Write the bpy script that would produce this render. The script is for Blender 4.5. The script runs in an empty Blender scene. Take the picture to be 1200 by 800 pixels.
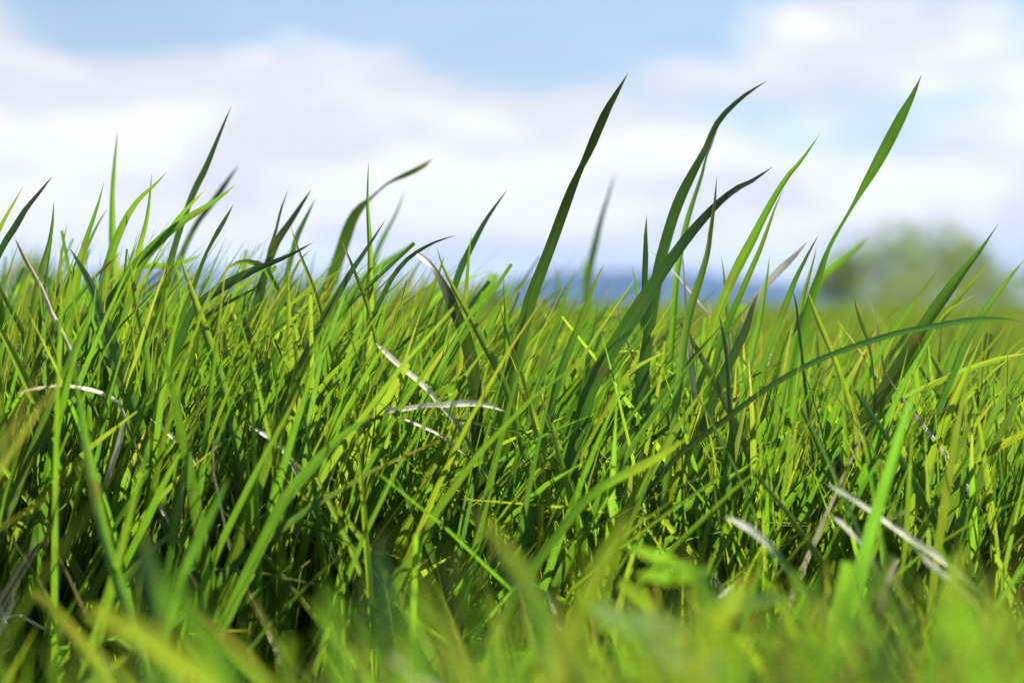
import bpy, math, random
import numpy as np
from mathutils import Vector

random.seed(7)
rng = np.random.default_rng(11)
scene = bpy.context.scene
COL = scene.collection
R = math.radians

# ------------------------------------------------------------------ camera
CAM_H = 0.22            # eye height in the grass, metres
FOCUS = 0.82            # the sharp layer of grass
LENS = 70.0
FPX = LENS / 36.0 * 1200.0
HORIZON = 358.0         # row of the horizon in the 1200 x 800 photograph
PITCH = math.atan((400.0 - HORIZON) / FPX)
cam_data = bpy.data.cameras.new("camera")
cam = bpy.data.objects.new("camera", cam_data)
COL.objects.link(cam)
cam.location = (0, 0, CAM_H)
cam.rotation_euler = (math.pi / 2 - PITCH, 0, 0)
cam_data.lens = LENS
cam_data.sensor_width = 36.0
cam_data.clip_start = 0.02
cam_data.clip_end = 20000
cam_data.dof.use_dof = True
cam_data.dof.focus_distance = FOCUS
cam_data.dof.aperture_fstop = 7.6
scene.camera = cam

# ------------------------------------------------------------------ sky and sun
SUN_EL, SUN_AZ = 54.0, 46.0       # azimuth clockwise from the view direction (+Y)
world = bpy.data.worlds.new("World")
scene.world = world
world.use_nodes = True
wn, wl = world.node_tree.nodes, world.node_tree.links
wn.clear()


def N(tree, typ, **kw):
    n = tree.nodes.new(typ)
    for k, v in kw.items():
        setattr(n, k, v)
    return n


def math_node(tree, op, a, b=None, c=None, clamp=False):
    n = tree.nodes.new("ShaderNodeMath")
    n.operation = op
    n.use_clamp = clamp
    for i, v in enumerate((a, b, c)):
        if v is None:
            continue
        if isinstance(v, (int, float)):
            n.inputs[i].default_value = v
        else:
            tree.links.new(v, n.inputs[i])
    return n.outputs[0]


def ramp(tree, fac, stops):
    n = tree.nodes.new("ShaderNodeMapRange")
    n.interpolation_type = "SMOOTHSTEP"
    n.inputs[1].default_value, n.inputs[2].default_value = stops
    tree.links.new(fac, n.inputs[0])
    return n.outputs[0]


def mixc(tree, fac, a, b, mode="MIX"):
    n = tree.nodes.new("ShaderNodeMix")
    n.data_type = "RGBA"
    n.blend_type = mode
    for sock, v in ((n.inputs[0], fac), (n.inputs[6], a), (n.inputs[7], b)):
        if isinstance(v, (int, float)):
            sock.default_value = v
        elif isinstance(v, tuple):
            sock.default_value = v if len(v) == 4 else (*v, 1)
        else:
            tree.links.new(v, sock)
    return n.outputs[2]


wt = world.node_tree
sky = N(wt, "ShaderNodeTexSky", sky_type="NISHITA", sun_disc=False)
sky.sun_elevation = R(SUN_EL)
sky.sun_rotation = R(SUN_AZ)
sky.altitude = 200
sky.air_density = 1.0
sky.dust_density = 0.3
sky.ozone_density = 3.0
tc = N(wt, "ShaderNodeTexCoord")
sep = N(wt, "ShaderNodeSeparateXYZ")
wl.new(tc.outputs["Generated"], sep.inputs[0])
el = math_node(wt, "ARCSINE", sep.outputs[2])
az = math_node(wt, "ARCTAN2", sep.outputs[0], sep.outputs[1])
CLOUD_SHADE, CLOUD_LIT = (7.45, 7.5, 7.65), (9.25, 9.25, 9.25)
comb = N(wt, "ShaderNodeCombineXYZ")
# flat banks of cumulus: much wider than they are high near the horizon
elc = math_node(wt, "POWER", math_node(wt, "MAXIMUM", el, 0.0), 0.8)
wl.new(math_node(wt, "MULTIPLY", az, 5.5), comb.inputs[0])
wl.new(math_node(wt, "MULTIPLY", elc, 12.0), comb.inputs[1])
comb.inputs[2].default_value = 20.8
n1 = N(wt, "ShaderNodeTexNoise")
n1.inputs["Scale"].default_value = 1.0
n1.inputs["Detail"].default_value = 6.0
n1.inputs["Roughness"].default_value = 0.52
wl.new(comb.outputs[0], n1.inputs["Vector"])
n2 = N(wt, "ShaderNodeTexNoise")
n2.inputs["Scale"].default_value = 1.7
n2.inputs["Detail"].default_value = 4.0
wl.new(comb.outputs[0], n2.inputs["Vector"])
# cover thickens towards the horizon, where the line of sight runs along the cloud layer
cover = math_node(wt, "SUBTRACT", 0.47, math_node(wt, "MULTIPLY", el, 3.5))
cover = math_node(wt, "MAXIMUM", cover, -0.15)
dens = math_node(wt, "ADD", n1.outputs["Fac"], cover)
cl = math_node(wt, "MAXIMUM", ramp(wt, dens, (0.45, 0.64)), 0.16)
shade = ramp(wt, n2.outputs["Fac"], (0.38, 0.56))
ccol = mixc(wt, shade, CLOUD_SHADE, CLOUD_LIT)
skyc = mixc(wt, cl, sky.outputs[0], ccol)
bg = N(wt, "ShaderNodeBackground")
bg.inputs["Strength"].default_value = 0.0455
wl.new(skyc, bg.inputs["Color"])
wo = N(wt, "ShaderNodeOutputWorld")
wl.new(bg.outputs[0], wo.inputs["Surface"])

sun_data = bpy.data.lights.new("sun", "SUN")
sun_data.energy = 5.0
sun_data.angle = R(0.53)
sun_data.color = (1.0, 0.95, 0.86)
sun = bpy.data.objects.new("sun", sun_data)
COL.objects.link(sun)
sd = Vector((math.sin(R(SUN_AZ)) * math.cos(R(SUN_EL)), math.cos(R(SUN_AZ)) * math.cos(R(SUN_EL)), math.sin(R(SUN_EL))))
sun.rotation_euler = sd.to_track_quat("Z", "Y").to_euler()
sun.location = (2, 4, 6)

scene.view_settings.view_transform = "Standard"
scene.view_settings.look = "None"
scene.view_settings.gamma = 1
scene.view_settings.use_curve_mapping = False
scene.view_settings.exposure = 1.35
scene.cycles.use_denoising = True
scene.cycles.max_bounces = 10
scene.cycles.transmission_bounces = 4
scene.cycles.diffuse_bounces = 2
scene.cycles.sample_clamp_indirect = 6.0


# ------------------------------------------------------------------ helpers
def tag(o, label=None, cat=None, group=None, kind=None):
    for k, v in (("label", label), ("category", cat), ("group", group), ("kind", kind)):
        if v:
            o[k] = v
    return o


def mesh_obj(name, V, F, mat=None, parent=None, smooth=True, uv=None, tint=None):
    """V (n,3) array, F (m,4) or (m,3) array of vertex indices; uv and tint per vertex."""
    V = np.asarray(V, dtype=np.float32)
    F = np.asarray(F, dtype=np.int32)
    me = bpy.data.meshes.new(name)
    me.vertices.add(len(V))
    me.vertices.foreach_set("co", V.ravel())
    k = F.shape[1]
    me.loops.add(F.size)
    me.loops.foreach_set("vertex_index", F.ravel())
    me.polygons.add(len(F))
    me.polygons.foreach_set("loop_start", np.arange(0, F.size, k, dtype=np.int32))
    if smooth:
        me.polygons.foreach_set("use_smooth", np.ones(len(F), dtype=bool))
    if uv is not None:
        lay = me.uv_layers.new(name="UVMap")
        lay.data.foreach_set("uv", np.asarray(uv, dtype=np.float32)[F.ravel()].ravel())
    if tint is not None:
        a = me.color_attributes.new("tint", "FLOAT_COLOR", "POINT")
        t = np.ones((len(V), 4), dtype=np.float32)
        t[:, :3] = tint
        a.data.foreach_set("color", t.ravel())
    me.update(calc_edges=True)
    me.validate()
    if mat:
        me.materials.append(mat)
    o = bpy.data.objects.new(name, me)
    COL.objects.link(o)
    if parent:
        o.parent = parent
    return o


def new_mat(name):
    m = bpy.data.materials.new(name)
    m.use_nodes = True
    t = m.node_tree
    t.nodes.clear()
    out = t.nodes.new("ShaderNodeOutputMaterial")
    return m, t, out


def blade_material(name, trans, rough, gain_t, vein=1.0, spec=0.5):
    """Leaf tissue: veined, glossy cuticle, lets the sun through from behind."""
    m, t, out = new_mat(name)
    L = t.links
    at = N(t, "ShaderNodeVertexColor", layer_name="tint")
    uv = N(t, "ShaderNodeUVMap")
    s = N(t, "ShaderNodeSeparateXYZ")
    L.new(uv.outputs[0], s.inputs[0])
    # parallel veins along the blade
    v = math_node(t, "SINE", math_node(t, "MULTIPLY", s.outputs[0], 2 * math.pi * 12))
    v01 = math_node(t, "MULTIPLY_ADD", v, 0.5, 0.5)
    no = N(t, "ShaderNodeTexNoise")
    no.inputs["Scale"].default_value = 90.0
    no.inputs["Detail"].default_value = 3.0
    geo = N(t, "ShaderNodeNewGeometry")
    L.new(geo.outputs["Position"], no.inputs["Vector"])
    k = math_node(t, "MULTIPLY_ADD", v01, 0.10 * vein, 1.0 - 0.06 * vein)
    k = math_node(t, "MULTIPLY", k, math_node(t, "MULTIPLY_ADD", no.outputs["Fac"], 0.5, 0.75))
    # lengthwise streaks, different on every blade, and a paler midrib
    sv = N(t, "ShaderNodeCombineXYZ")
    gs = N(t, "ShaderNodeSeparateXYZ")
    L.new(geo.outputs["Position"], gs.inputs[0])
    L.new(math_node(t, "MULTIPLY", s.outputs[0], 14.0), sv.inputs[0])
    L.new(math_node(t, "MULTIPLY", s.outputs[1], 5.0), sv.inputs[1])
    L.new(math_node(t, "MULTIPLY", math_node(t, "ADD", gs.outputs[0], gs.outputs[1]), 9.0), sv.inputs[2])
    ns = N(t, "ShaderNodeTexNoise")
    ns.inputs["Scale"].default_value = 1.0
    ns.inputs["Detail"].default_value = 5.0
    L.new(sv.outputs[0], ns.inputs["Vector"])
    k = math_node(t, "MULTIPLY", k, math_node(t, "MULTIPLY_ADD", ns.outputs["Fac"], 0.8, 0.6))
    rib = math_node(t, "ABSOLUTE", math_node(t, "SUBTRACT", s.outputs[0], 0.5))
    rib = math_node(t, "SUBTRACT", 1.0, ramp(t, rib, (0.015, 0.06)))
    k = math_node(t, "MULTIPLY", k, math_node(t, "MULTIPLY_ADD", rib, 0.30 * vein, 1.0))
    kc = N(t, "ShaderNodeCombineColor")
    for i in range(3):
        L.new(k, kc.inputs[i])
    col = mixc(t, 1.0, at.outputs[0], kc.outputs[0], "MULTIPLY")
    tcol = mixc(t, 1.0, col, gain_t, "MULTIPLY")
    bump = N(t, "ShaderNodeBump")
    bump.inputs["Strength"].default_value = 0.22 * vein
    bump.inputs["Distance"].default_value = 0.0004
    L.new(v01, bump.inputs["Height"])
    p = N(t, "ShaderNodeBsdfPrincipled")
    p.inputs["Roughness"].default_value = rough
    p.inputs["IOR"].default_value = 1.45
    p.inputs["Specular IOR Level"].default_value = spec
    L.new(col, p.inputs["Base Color"])
    L.new(bump.outputs[0], p.inputs["Normal"])
    tr = N(t, "ShaderNodeBsdfTranslucent")
    L.new(tcol, tr.inputs["Color"])
    L.new(bump.outputs[0], tr.inputs["Normal"])
    mx = N(t, "ShaderNodeMixShader")
    mx.inputs[0].default_value = trans
    L.new(p.outputs[0], mx.inputs[1])
    L.new(tr.outputs[0], mx.inputs[2])
    L.new(mx.outputs[0], out.inputs["Surface"])
    return m


MAT_GRASS = blade_material("grass_tissue", 0.55, 0.25, (1.92, 1.9, 0.62))
MAT_STRAW = blade_material("dry_straw", 0.2, 0.36, (1.0, 0.95, 0.8), 1.2)
MAT_THICK = blade_material("thick_blade_tissue", 0.28, 0.34, (1.7, 1.9, 0.6))
MAT_STEM = blade_material("grass_stem", 0.06, 0.38, (1.5, 1.6, 0.6))
MAT_CLOVER = blade_material("clover_tissue", 0.5, 0.65, (1.6, 1.7, 0.6), 0.3, 0.12)


def simple_mat(name, c1, c2, scale, rough=0.9, trans=0.0, bump=0.0):
    m, t, out = new_mat(name)
    L = t.links
    geo = N(t, "ShaderNodeNewGeometry")
    no = N(t, "ShaderNodeTexNoise")
    no.inputs["Scale"].default_value = scale
    no.inputs["Detail"].default_value = 7.0
    no.inputs["Roughness"].default_value = 0.6
    L.new(geo.outputs["Position"], no.inputs["Vector"])
    f = ramp(t, no.outputs["Fac"], (0.35, 0.65))
    c = mixc(t, f, c1, c2)
    p = N(t, "ShaderNodeBsdfPrincipled")
    p.inputs["Roughness"].default_value = rough
    p.inputs["Specular IOR Level"].default_value = 0.25
    L.new(c, p.inputs["Base Color"])
    if bump:
        b = N(t, "ShaderNodeBump")
        b.inputs["Strength"].default_value = bump
        b.inputs["Distance"].default_value = 0.4 / scale
        L.new(no.outputs["Fac"], b.inputs["Height"])
        L.new(b.outputs[0], p.inputs["Normal"])
    if trans:
        tr = N(t, "ShaderNodeBsdfTranslucent")
        L.new(c, tr.inputs["Color"])
        mx = N(t, "ShaderNodeMixShader")
        mx.inputs[0].default_value = trans
        L.new(p.outputs[0], mx.inputs[1])
        L.new(tr.outputs[0], mx.inputs[2])
        L.new(mx.outputs[0], out.inputs["Surface"])
    else:
        L.new(p.outputs[0], out.inputs["Surface"])
    return m


# ------------------------------------------------------------------ ground and hills
def ground_z(x, y):
    d = np.hypot(x, y)
    z = 0.012 * np.sin(x * 5.1 + 1.3) * np.cos(y * 4.3) + 0.008 * np.sin(x * 11.0 + y * 7.0)
    z = z * np.clip(6 / (d + 1e-6), 0, 1)
    s = np.clip((d - 10) / 14, 0, 1)
    s = s * s * (3 - 2 * s)
    return z + 0.13 * s


def axis_pts(lim, n, p):
    t = np.linspace(-1, 1, n)
    return np.sign(t) * (np.abs(t) ** p) * lim


gx = axis_pts(3200, 161, 4.2)
gy = axis_pts(3200, 161, 4.2)
GX, GY = np.meshgrid(gx, gy)
GV = np.stack([GX, GY, ground_z(GX, GY)], -1).reshape(-1, 3)
idx = np.arange(161 * 161).reshape(161, 161)
GF = np.stack([idx[:-1, :-1], idx[:-1, 1:], idx[1:, 1:], idx[1:, :-1]], -1).reshape(-1, 4)

m, t, out = new_mat("meadow_ground")
geo = N(t, "ShaderNodeNewGeometry")
na = N(t, "ShaderNodeTexNoise"); na.inputs["Scale"].default_value = 55; na.inputs["Detail"].default_value = 8
nb = N(t, "ShaderNodeTexNoise"); nb.inputs["Scale"].default_value = 0.12; nb.inputs["Detail"].default_value = 6
for n_ in (na, nb):
    t.links.new(geo.outputs["Position"], n_.inputs["Vector"])
soil = mixc(t, ramp(t, na.outputs["Fac"], (0.35, 0.65)), (0.035, 0.026, 0.016), (0.10, 0.08, 0.045))
turf = mixc(t, ramp(t, nb.outputs["Fac"], (0.35, 0.65)), (0.085, 0.115, 0.025), (0.12, 0.12, 0.04))
ln = N(t, "ShaderNodeVectorMath", operation="LENGTH")
t.links.new(geo.outputs["Position"], ln.inputs[0])
far = ramp(t, ln.outputs["Value"], (9.0, 16.0))
pb = N(t, "ShaderNodeBsdfPrincipled")
pb.inputs["Roughness"].default_value = 0.95
pb.inputs["Specular IOR Level"].default_value = 0.1
t.links.new(mixc(t, far, soil, turf), pb.inputs["Base Color"])
bp = N(t, "ShaderNodeBump"); bp.inputs["Strength"].default_value = 0.8; bp.inputs["Distance"].default_value = 0.01
t.links.new(na.outputs["Fac"], bp.inputs["Height"])
t.links.new(bp.outputs[0], pb.inputs["Normal"])
t.links.new(pb.outputs[0], out.inputs["Surface"])
tag(mesh_obj("ground", GV, GF, m), "grassy meadow ground reaching to the horizon", kind="structure")


def at(px, py, d):
    """World point at depth d (metres along +Y) that stands behind pixel (px, py) of the photograph."""
    u = (np.asarray(px, float) - 600.0) / FPX
    v = -(np.asarray(py, float) - 400.0) / FPX
    cp, sp = math.cos(PITCH), math.sin(PITCH)
    fy = cp + v * sp          # forward component (+Y)
    fz = -sp + v * cp
    k = np.asarray(d, float) / fy
    return np.stack([u * k, fy * k, CAM_H + fz * k], -1)


def ridge(name, label, prof, dist, depth, mat, seed):
    """A hill with a rounded back: prof = (column, row) of its skyline."""
    r = np.random.default_rng(seed)
    px = np.array([p[0] for p in prof], float)
    py = np.array([p[1] for p in prof], float)
    xs = np.linspace(px[0], px[-1], 90)
    ys = np.interp(xs, px, py)
    ys += np.convolve(r.normal(0, 2.2, 110), np.ones(7) / 7, "same")[10:100]
    top = at(xs, ys, dist)
    rows = []
    for k, f in enumerate(np.linspace(-1, 1, 13)):
        h = np.cos(f * math.pi / 2) ** 1.2
        P = top.copy()
        P[:, 1] += f * depth
        P[:, 0] *= 1 + f * depth / dist * 0.6
        P[:, 2] = -2 + (P[:, 2] + 2) * h + (r.normal(0, dist * 0.0006, len(xs)) if abs(f) < 0.9 else 0)
        rows.append(P)
    V = np.concatenate(rows)
    n = len(xs)
    i = np.arange(13 * n).reshape(13, n)
    F = np.stack([i[:-1, :-1], i[:-1, 1:], i[1:, 1:], i[1:, :-1]], -1).reshape(-1, 4)
    return tag(mesh_obj(name, V, F, mat), label, kind="structure")


MAT_HILL = simple_mat("wooded_hillside", (0.014, 0.038, 0.07), (0.022, 0.05, 0.075), 0.02)  # both hill colours hold some blue of the distant air, painted in
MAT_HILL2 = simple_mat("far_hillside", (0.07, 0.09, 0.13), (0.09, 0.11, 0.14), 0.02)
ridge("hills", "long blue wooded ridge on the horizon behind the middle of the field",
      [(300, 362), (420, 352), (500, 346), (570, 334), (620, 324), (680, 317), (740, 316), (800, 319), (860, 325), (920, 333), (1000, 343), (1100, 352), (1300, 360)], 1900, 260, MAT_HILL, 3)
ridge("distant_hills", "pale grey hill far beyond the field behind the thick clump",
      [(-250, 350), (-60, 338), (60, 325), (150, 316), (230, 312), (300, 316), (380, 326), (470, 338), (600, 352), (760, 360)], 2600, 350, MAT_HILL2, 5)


# ------------------------------------------------------------------ trees and bushes along the far edge of the field
MAT_LEAF = simple_mat("tree_leaves", (0.15, 0.24, 0.02), (0.28, 0.36, 0.04), 0.9, 0.8, 0.5)
MAT_BARK = simple_mat("tree_bark", (0.06, 0.05, 0.04), (0.14, 0.12, 0.10), 6.0, 0.95, 0, 0.6)


def tube(P, rad, sides=7):
    P = np.asarray(P, float)
    V, F = [], []
    for i, p in enumerate(P):
        tn = P[min(i + 1, len(P) - 1)] - P[max(i - 1, 0)]
        tn /= np.linalg.norm(tn) + 1e-9
        a = np.cross(tn, (0.3, 1, 0.1)); a /= np.linalg.norm(a)
        b = np.cross(tn, a)
        for k in range(sides):
            q = 2 * math.pi * k / sides
            V.append(p + rad[i] * (math.cos(q) * a + math.sin(q) * b))
    for i in range(len(P) - 1):
        for k in range(sides):
            k2 = (k + 1) % sides
            F.append((i * sides + k, i * sides + k2, (i + 1) * sides + k2, (i + 1) * sides + k))
    return np.array(V), np.array(F)


def join(parts):
    V, F, o = [], [], 0
    for v, f in parts:
        V.append(v); F.append(f + o); o += len(v)
    return np.concatenate(V), np.concatenate(F)


def tree(name, label, cat, px, dist, h, w, trunk_h, n_leaf, seed, group, leaf=0.11):
    r = np.random.default_rng(seed)
    base = at(px, HORIZON, dist)
    base[2] = float(ground_z(base[0], base[1])) - 0.05
    root = bpy.data.objects.new(name, None)
    COL.objects.link(root)
    root.location = base
    tag(root, label, cat, group)
    parts = []
    lobes = []
    nl = 11
    P0 = np.array([[0, 0, 0], [0.02 * h, 0, trunk_h * 0.6], [0.0, 0.02 * h, trunk_h], [0.03 * h, 0, h * 0.75]])
    parts.append(tube(P0, [0.035 * h, 0.028 * h, 0.022 * h, 0.006 * h]))
    for k in range(nl):
        a = 2 * math.pi * (k + r.uniform(-.3, .3)) / nl * 2.4
        z = trunk_h + (h - trunk_h) * (0.15 + 0.72 * k / (nl - 1))
        rr = w * 0.5 * (0.75 - 0.55 * abs((k / (nl - 1)) - 0.3)) * r.uniform(0.6, 1.1)
        c = np.array([math.cos(a) * rr, math.sin(a) * rr, z])
        lobes.append((c, w * r.uniform(0.17, 0.27)))
        s = np.array([0, 0, max(trunk_h * 0.7, z * 0.6)])
        parts.append(tube([s, s * 0.5 + c * 0.5 + [0, 0, -0.03 * h], c], [0.014 * h, 0.009 * h, 0.003 * h], 5))
    V, F = join(parts)
    mesh_obj("trunk" if cat == "tree" else "stems", V, F, MAT_BARK, root)
    C = []
    for c, q in lobes:
        n = n_leaf // nl
        d = r.normal(size=(n, 3)); d /= np.linalg.norm(d, axis=1)[:, None]
        # leaves sit in twiggy clumps inside each lobe
        sub = r.normal(size=(26, 3)); sub /= np.linalg.norm(sub, axis=1)[:, None]
        sub *= r.uniform(0.5, 1.1, (26, 1)) * q
        C.append(c + sub[r.integers(0, 26, n)] * [1, 1, 0.8] + d * r.uniform(0, 0.33, (n, 1)) * q)
    C = np.concatenate(C)
    n = len(C)
    a = r.normal(size=(n, 3)); a /= np.linalg.norm(a, axis=1)[:, None]
    b = np.cross(a, r.normal(size=(n, 3))); b /= np.linalg.norm(b, axis=1)[:, None]
    s = leaf * r.uniform(0.6, 1.3, (n, 1))
    V = np.stack([C - a * s, C + b * s * 0.5, C + a * s, C - b * s * 0.5], 1).reshape(-1, 3)
    F = np.arange(4 * n).reshape(n, 4)
    mesh_obj("crown", V, F, MAT_LEAF, root, smooth=False)
    return root


PXM = 150 / FPX
for i, (px, hpx, wpx, lab) in enumerate([
    (1030, 92, 150, "broad rounded green tree behind the tall twisted blade of grass"),
    (1095, 98, 140, "tallest green tree of the clump on the skyline"),
    (1132, 88, 80, "narrow tree at the outer edge of the tall clump on the skyline"),
    (985, 58, 80, "low tree where the clump slopes down to the blue ridge"),
    (1235, 84, 90, "tree standing apart from the clump at the picture's right edge"),
]):
    tree("broadleaf_tree", lab, "tree", px, 150 + 6 * (i % 3), hpx * PXM, wpx * PXM, hpx * PXM * 0.16, 4400, 40 + i, "trees along the far edge of the field", 0.13)
for i, (px, hpx, wpx, dist, lab) in enumerate([
    (350, 22, 70, 120, "low dark bush on the horizon right of the thick clump"),
    (500, 20, 90, 120, "low olive bush on the horizon beside the blue ridge"),
    (565, 15, 70, 120, "small olive bush at the foot of the blue ridge"),
    (1060, 34, 150, 120, "wide low bush in front of the trees"),
    (1160, 40, 110, 120, "rounded low bush between the clump and the lone tree"),
    (34, 70, 90, 38, "soft green bush behind the blades at the picture's left edge"),
]):
    k = dist / FPX
    tree("field_bush", lab, "bush", px, dist, hpx * k, wpx * k, hpx * k * 0.08, 3200, 70 + i, "bushes along the far edge of the field", 0.10 if dist > 60 else 0.035)

# ------------------------------------------------------------------ blades: colours
GREEN = np.array([0.089, 0.190, 0.030])
DARK = np.array([0.058, 0.122, 0.022])
BLUE = np.array([0.060, 0.130, 0.050])
YELLOW = np.array([0.138, 0.208, 0.032])
OLIVE = np.array([0.080, 0.110, 0.022])
STRAW = np.array([0.80, 0.76, 0.58])
SILVER = np.array([0.70, 0.69, 0.57])
TAN = np.array([0.46, 0.39, 0.20])
BROWN = np.array([0.13, 0.085, 0.04])
TONES = {"g": GREEN, "d": DARK, "b": BLUE, "y": YELLOW, "o": OLIVE, "s": STRAW, "v": SILVER, "t": TAN, "k": np.array([0.034, 0.064, 0.016])}  # k: near-black green, the shade of backlit upper blades put into their colour
TIP = np.array([0.30, 0.22, 0.10])


def blade_strip(C, half, wdir, ndir, fold, cols=5):
    """Ribbon along centre line C (n,3): half widths (n,), width and normal directions (n,3), V fold depth."""
    n = len(C)
    u = np.linspace(-1, 1, cols)
    V = (C[:, None, :] + wdir[:, None, :] * (u[None, :, None] * half[:, None, None])
         + ndir[:, None, :] * (np.abs(u)[None, :, None] * (fold * half)[:, None, None]))
    idx = np.arange(n * cols).reshape(n, cols)
    F = np.stack([idx[:-1, :-1], idx[:-1, 1:], idx[1:, 1:], idx[1:, :-1]], -1).reshape(-1, 4)
    uv = np.stack(np.broadcast_arrays(((u + 1) / 2)[None, :], np.linspace(1, 0, n)[:, None]), -1).reshape(-1, 2)
    return V.reshape(-1, 3), F, uv


def smooth_path(P, n):
    """Catmull-Rom through P, resampled to n even steps."""
    P = np.asarray(P, float)
    Q = np.vstack([2 * P[0] - P[1], P, 2 * P[-1] - P[-2]])
    out = []
    for i in range(1, len(Q) - 2):
        t = np.linspace(0, 1, 14, endpoint=False)[:, None]
        a, b, c, d = Q[i - 1], Q[i], Q[i + 1], Q[i + 2]
        out.append(0.5 * ((2 * b) + (c - a) * t + (2 * a - 5 * b + 4 * c - d) * t ** 2 + (3 * b - a - 3 * c + d) * t ** 3))
    out.append(P[-1:])
    O = np.vstack(out)
    s = np.r_[0, np.cumsum(np.linalg.norm(np.diff(O, axis=0), axis=1))]
    q = np.linspace(0, s[-1], n)
    return np.stack([np.interp(q, s, O[:, k]) for k in range(O.shape[1])], -1)


HB = []


def blade(name, label, cat, group, pts, W, dd=0.0, tone="g", tone2=None, tw=(10, 10), taper=130, prof=None, fold=0.35, lean=None, mat=None, blunt=0.0, notip=False):
    """One blade: pts run from the tip down (photograph pixels), W its full width in pixels at its distance,
    dd its distance from the sharp layer; below the last point it runs on to its root in the soil."""
    r = np.random.default_rng(abs(hash((pts[0], pts[-1], W))) % (2 ** 32))
    d0 = FOCUS + dd
    pp = np.array(pts, float)
    if lean is None:
        lean = r.uniform(-0.55, -0.3) if tone in "svt" else r.uniform(-0.22, 0.22)
    seg = np.r_[0, np.cumsum(np.linalg.norm(np.diff(pp, axis=0), axis=1))]
    pxm = d0 / FPX
    # out-of-plane lean and bow
    f = seg / seg[-1]
    dep = d0 - lean * (seg[-1] * pxm) * (f - 0.5) + r.uniform(-1, 1) * 0.06 * seg[-1] * pxm * (f - 0.5) ** 2 * 4
    P = at(pp[:, 0], pp[:, 1], dep)
    T = P[-1] - P[-2]
    T /= np.linalg.norm(T)
    # run on to the root
    zr = 0.0
    hgt = max(P[-1][2], 0.02)
    dn = T.copy()
    dn[2] = min(dn[2], -0.35)
    dx = np.clip(dn[0] / -dn[2], -0.55, 0.55) * hgt * 0.55
    Rt = np.array([P[-1][0] + dx, P[-1][1] + np.clip(dn[1] / -dn[2], -.3, .3) * hgt * 0.5 + r.uniform(-0.01, 0.01) + (0.05 if tone in "svt" else 0.0), 0])
    Rt[2] = float(ground_z(Rt[0], Rt[1])) - 0.004
    L = np.linalg.norm(Rt - P[-1])
    ext = []
    for q in (0.2, 0.4, 0.6, 0.8, 1.0):
        h00, h10 = 2 * q ** 3 - 3 * q ** 2 + 1, q ** 3 - 2 * q ** 2 + q
        h01, h11 = -2 * q ** 3 + 3 * q ** 2, q ** 3 - q ** 2
        ext.append(h00 * P[-1] + h10 * L * T + h01 * Rt + h11 * L * np.array([dx * 0.3, 0, -1]))
    C = smooth_path(np.vstack([P, ext]), 64)
    s = np.r_[0, np.cumsum(np.linalg.norm(np.diff(C, axis=0), axis=1))] / pxm   # px from the tip
    Lp = s[-1]
    if prof is None:
        w = np.clip(s / taper, 0, 1) ** 0.72
    else:
        w = np.interp(s, [p[0] for p in prof], [p[1] for p in prof])
    w = np.maximum(w, blunt)
    if not notip:
        w[0] = 0.02
    w *= 1 - 0.35 * np.clip((s - 0.72 * Lp) / (0.28 * Lp), 0, 1)
    q = np.linspace(0, len(tw) - 1, len(s)) if len(tw) > 2 else None
    visible = seg[-1]
    fr = np.clip(s / visible, 0, 1)
    phi = np.radians(np.interp(fr, np.linspace(0, 1, len(tw)), tw)) + 0.10 * np.sin(s / 45 + r.uniform(0, 6))
    t = np.gradient(C, axis=0)
    t /= np.linalg.norm(t, axis=1)[:, None]
    Y = np.array([0, 1, 0.0])
    wd0 = np.cross(t, Y)
    wd0 /= np.linalg.norm(wd0, axis=1)[:, None] + 1e-9
    nd0 = np.cross(wd0, t)
    wd = np.cos(phi)[:, None] * wd0 + np.sin(phi)[:, None] * nd0
    nd = -np.sin(phi)[:, None] * wd0 + np.cos(phi)[:, None] * nd0
    half = w * W * pxm / 2 * 0.86 / np.maximum(0.45, np.abs(np.cos(phi)))
    # edges waver slightly
    half = half * (1 + 0.04 * np.sin(s / 17 + r.uniform(0, 6)))
    V, F, uv = blade_strip(C, half, wd, nd, -fold if (fold > 0.55 or r.random() < 0.7) else fold)
    c1 = TONES[tone]
    c2 = TONES[tone2] if tone2 else c1
    mixv = np.clip((s - 0.25 * visible) / (0.5 * visible), 0, 1)[:, None]
    colr = c1 * (1 - mixv) + c2 * mixv
    if tone not in "svt":
        colr = colr * r.uniform(0.88, 1.12) * np.array([r.uniform(0.88, 1.15), 1, r.uniform(0.8, 1.3)])
        tip = np.clip(1 - s / (10 + 16 * r.random()), 0, 1)[:, None] * r.choice([0.2, 0.5, 0.9])
        colr = colr * (1 - tip) + TIP * tip
        # a few old scars
        for _ in range(r.integers(0, 3)):
            c0 = r.uniform(0.1, 0.9) * visible
            b = np.exp(-((s - c0) / 3.0) ** 2)[:, None] * 0.6
            colr = colr * (1 - b) + BROWN * b
    else:
        blot = 0.5 + 0.5 * np.sin(s / 23 + r.uniform(0, 6)) * np.sin(s / 9.0 + 1)
        colr = colr * (0.82 + 0.25 * blot[:, None])
        # only half dead: greenish patches, and green again towards the root
        gr = np.clip((s - 0.78 * visible) / (0.3 * visible), 0, 1) * 0.95
        for _ in range(2):
            gr = np.maximum(gr, 0.55 * np.exp(-((s - r.uniform(0, 1) * visible) / 14.0) ** 2))
        gr = gr[:, None]
        colr = colr * (1 - gr) + GREEN * gr
    base = np.clip((s - 0.8 * Lp) / (0.2 * Lp), 0, 1)[:, None] * 0.5
    colr = colr * (1 - base) + np.array([0.22, 0.24, 0.10]) * base
    tint = np.repeat(colr, 5, axis=0)
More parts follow.
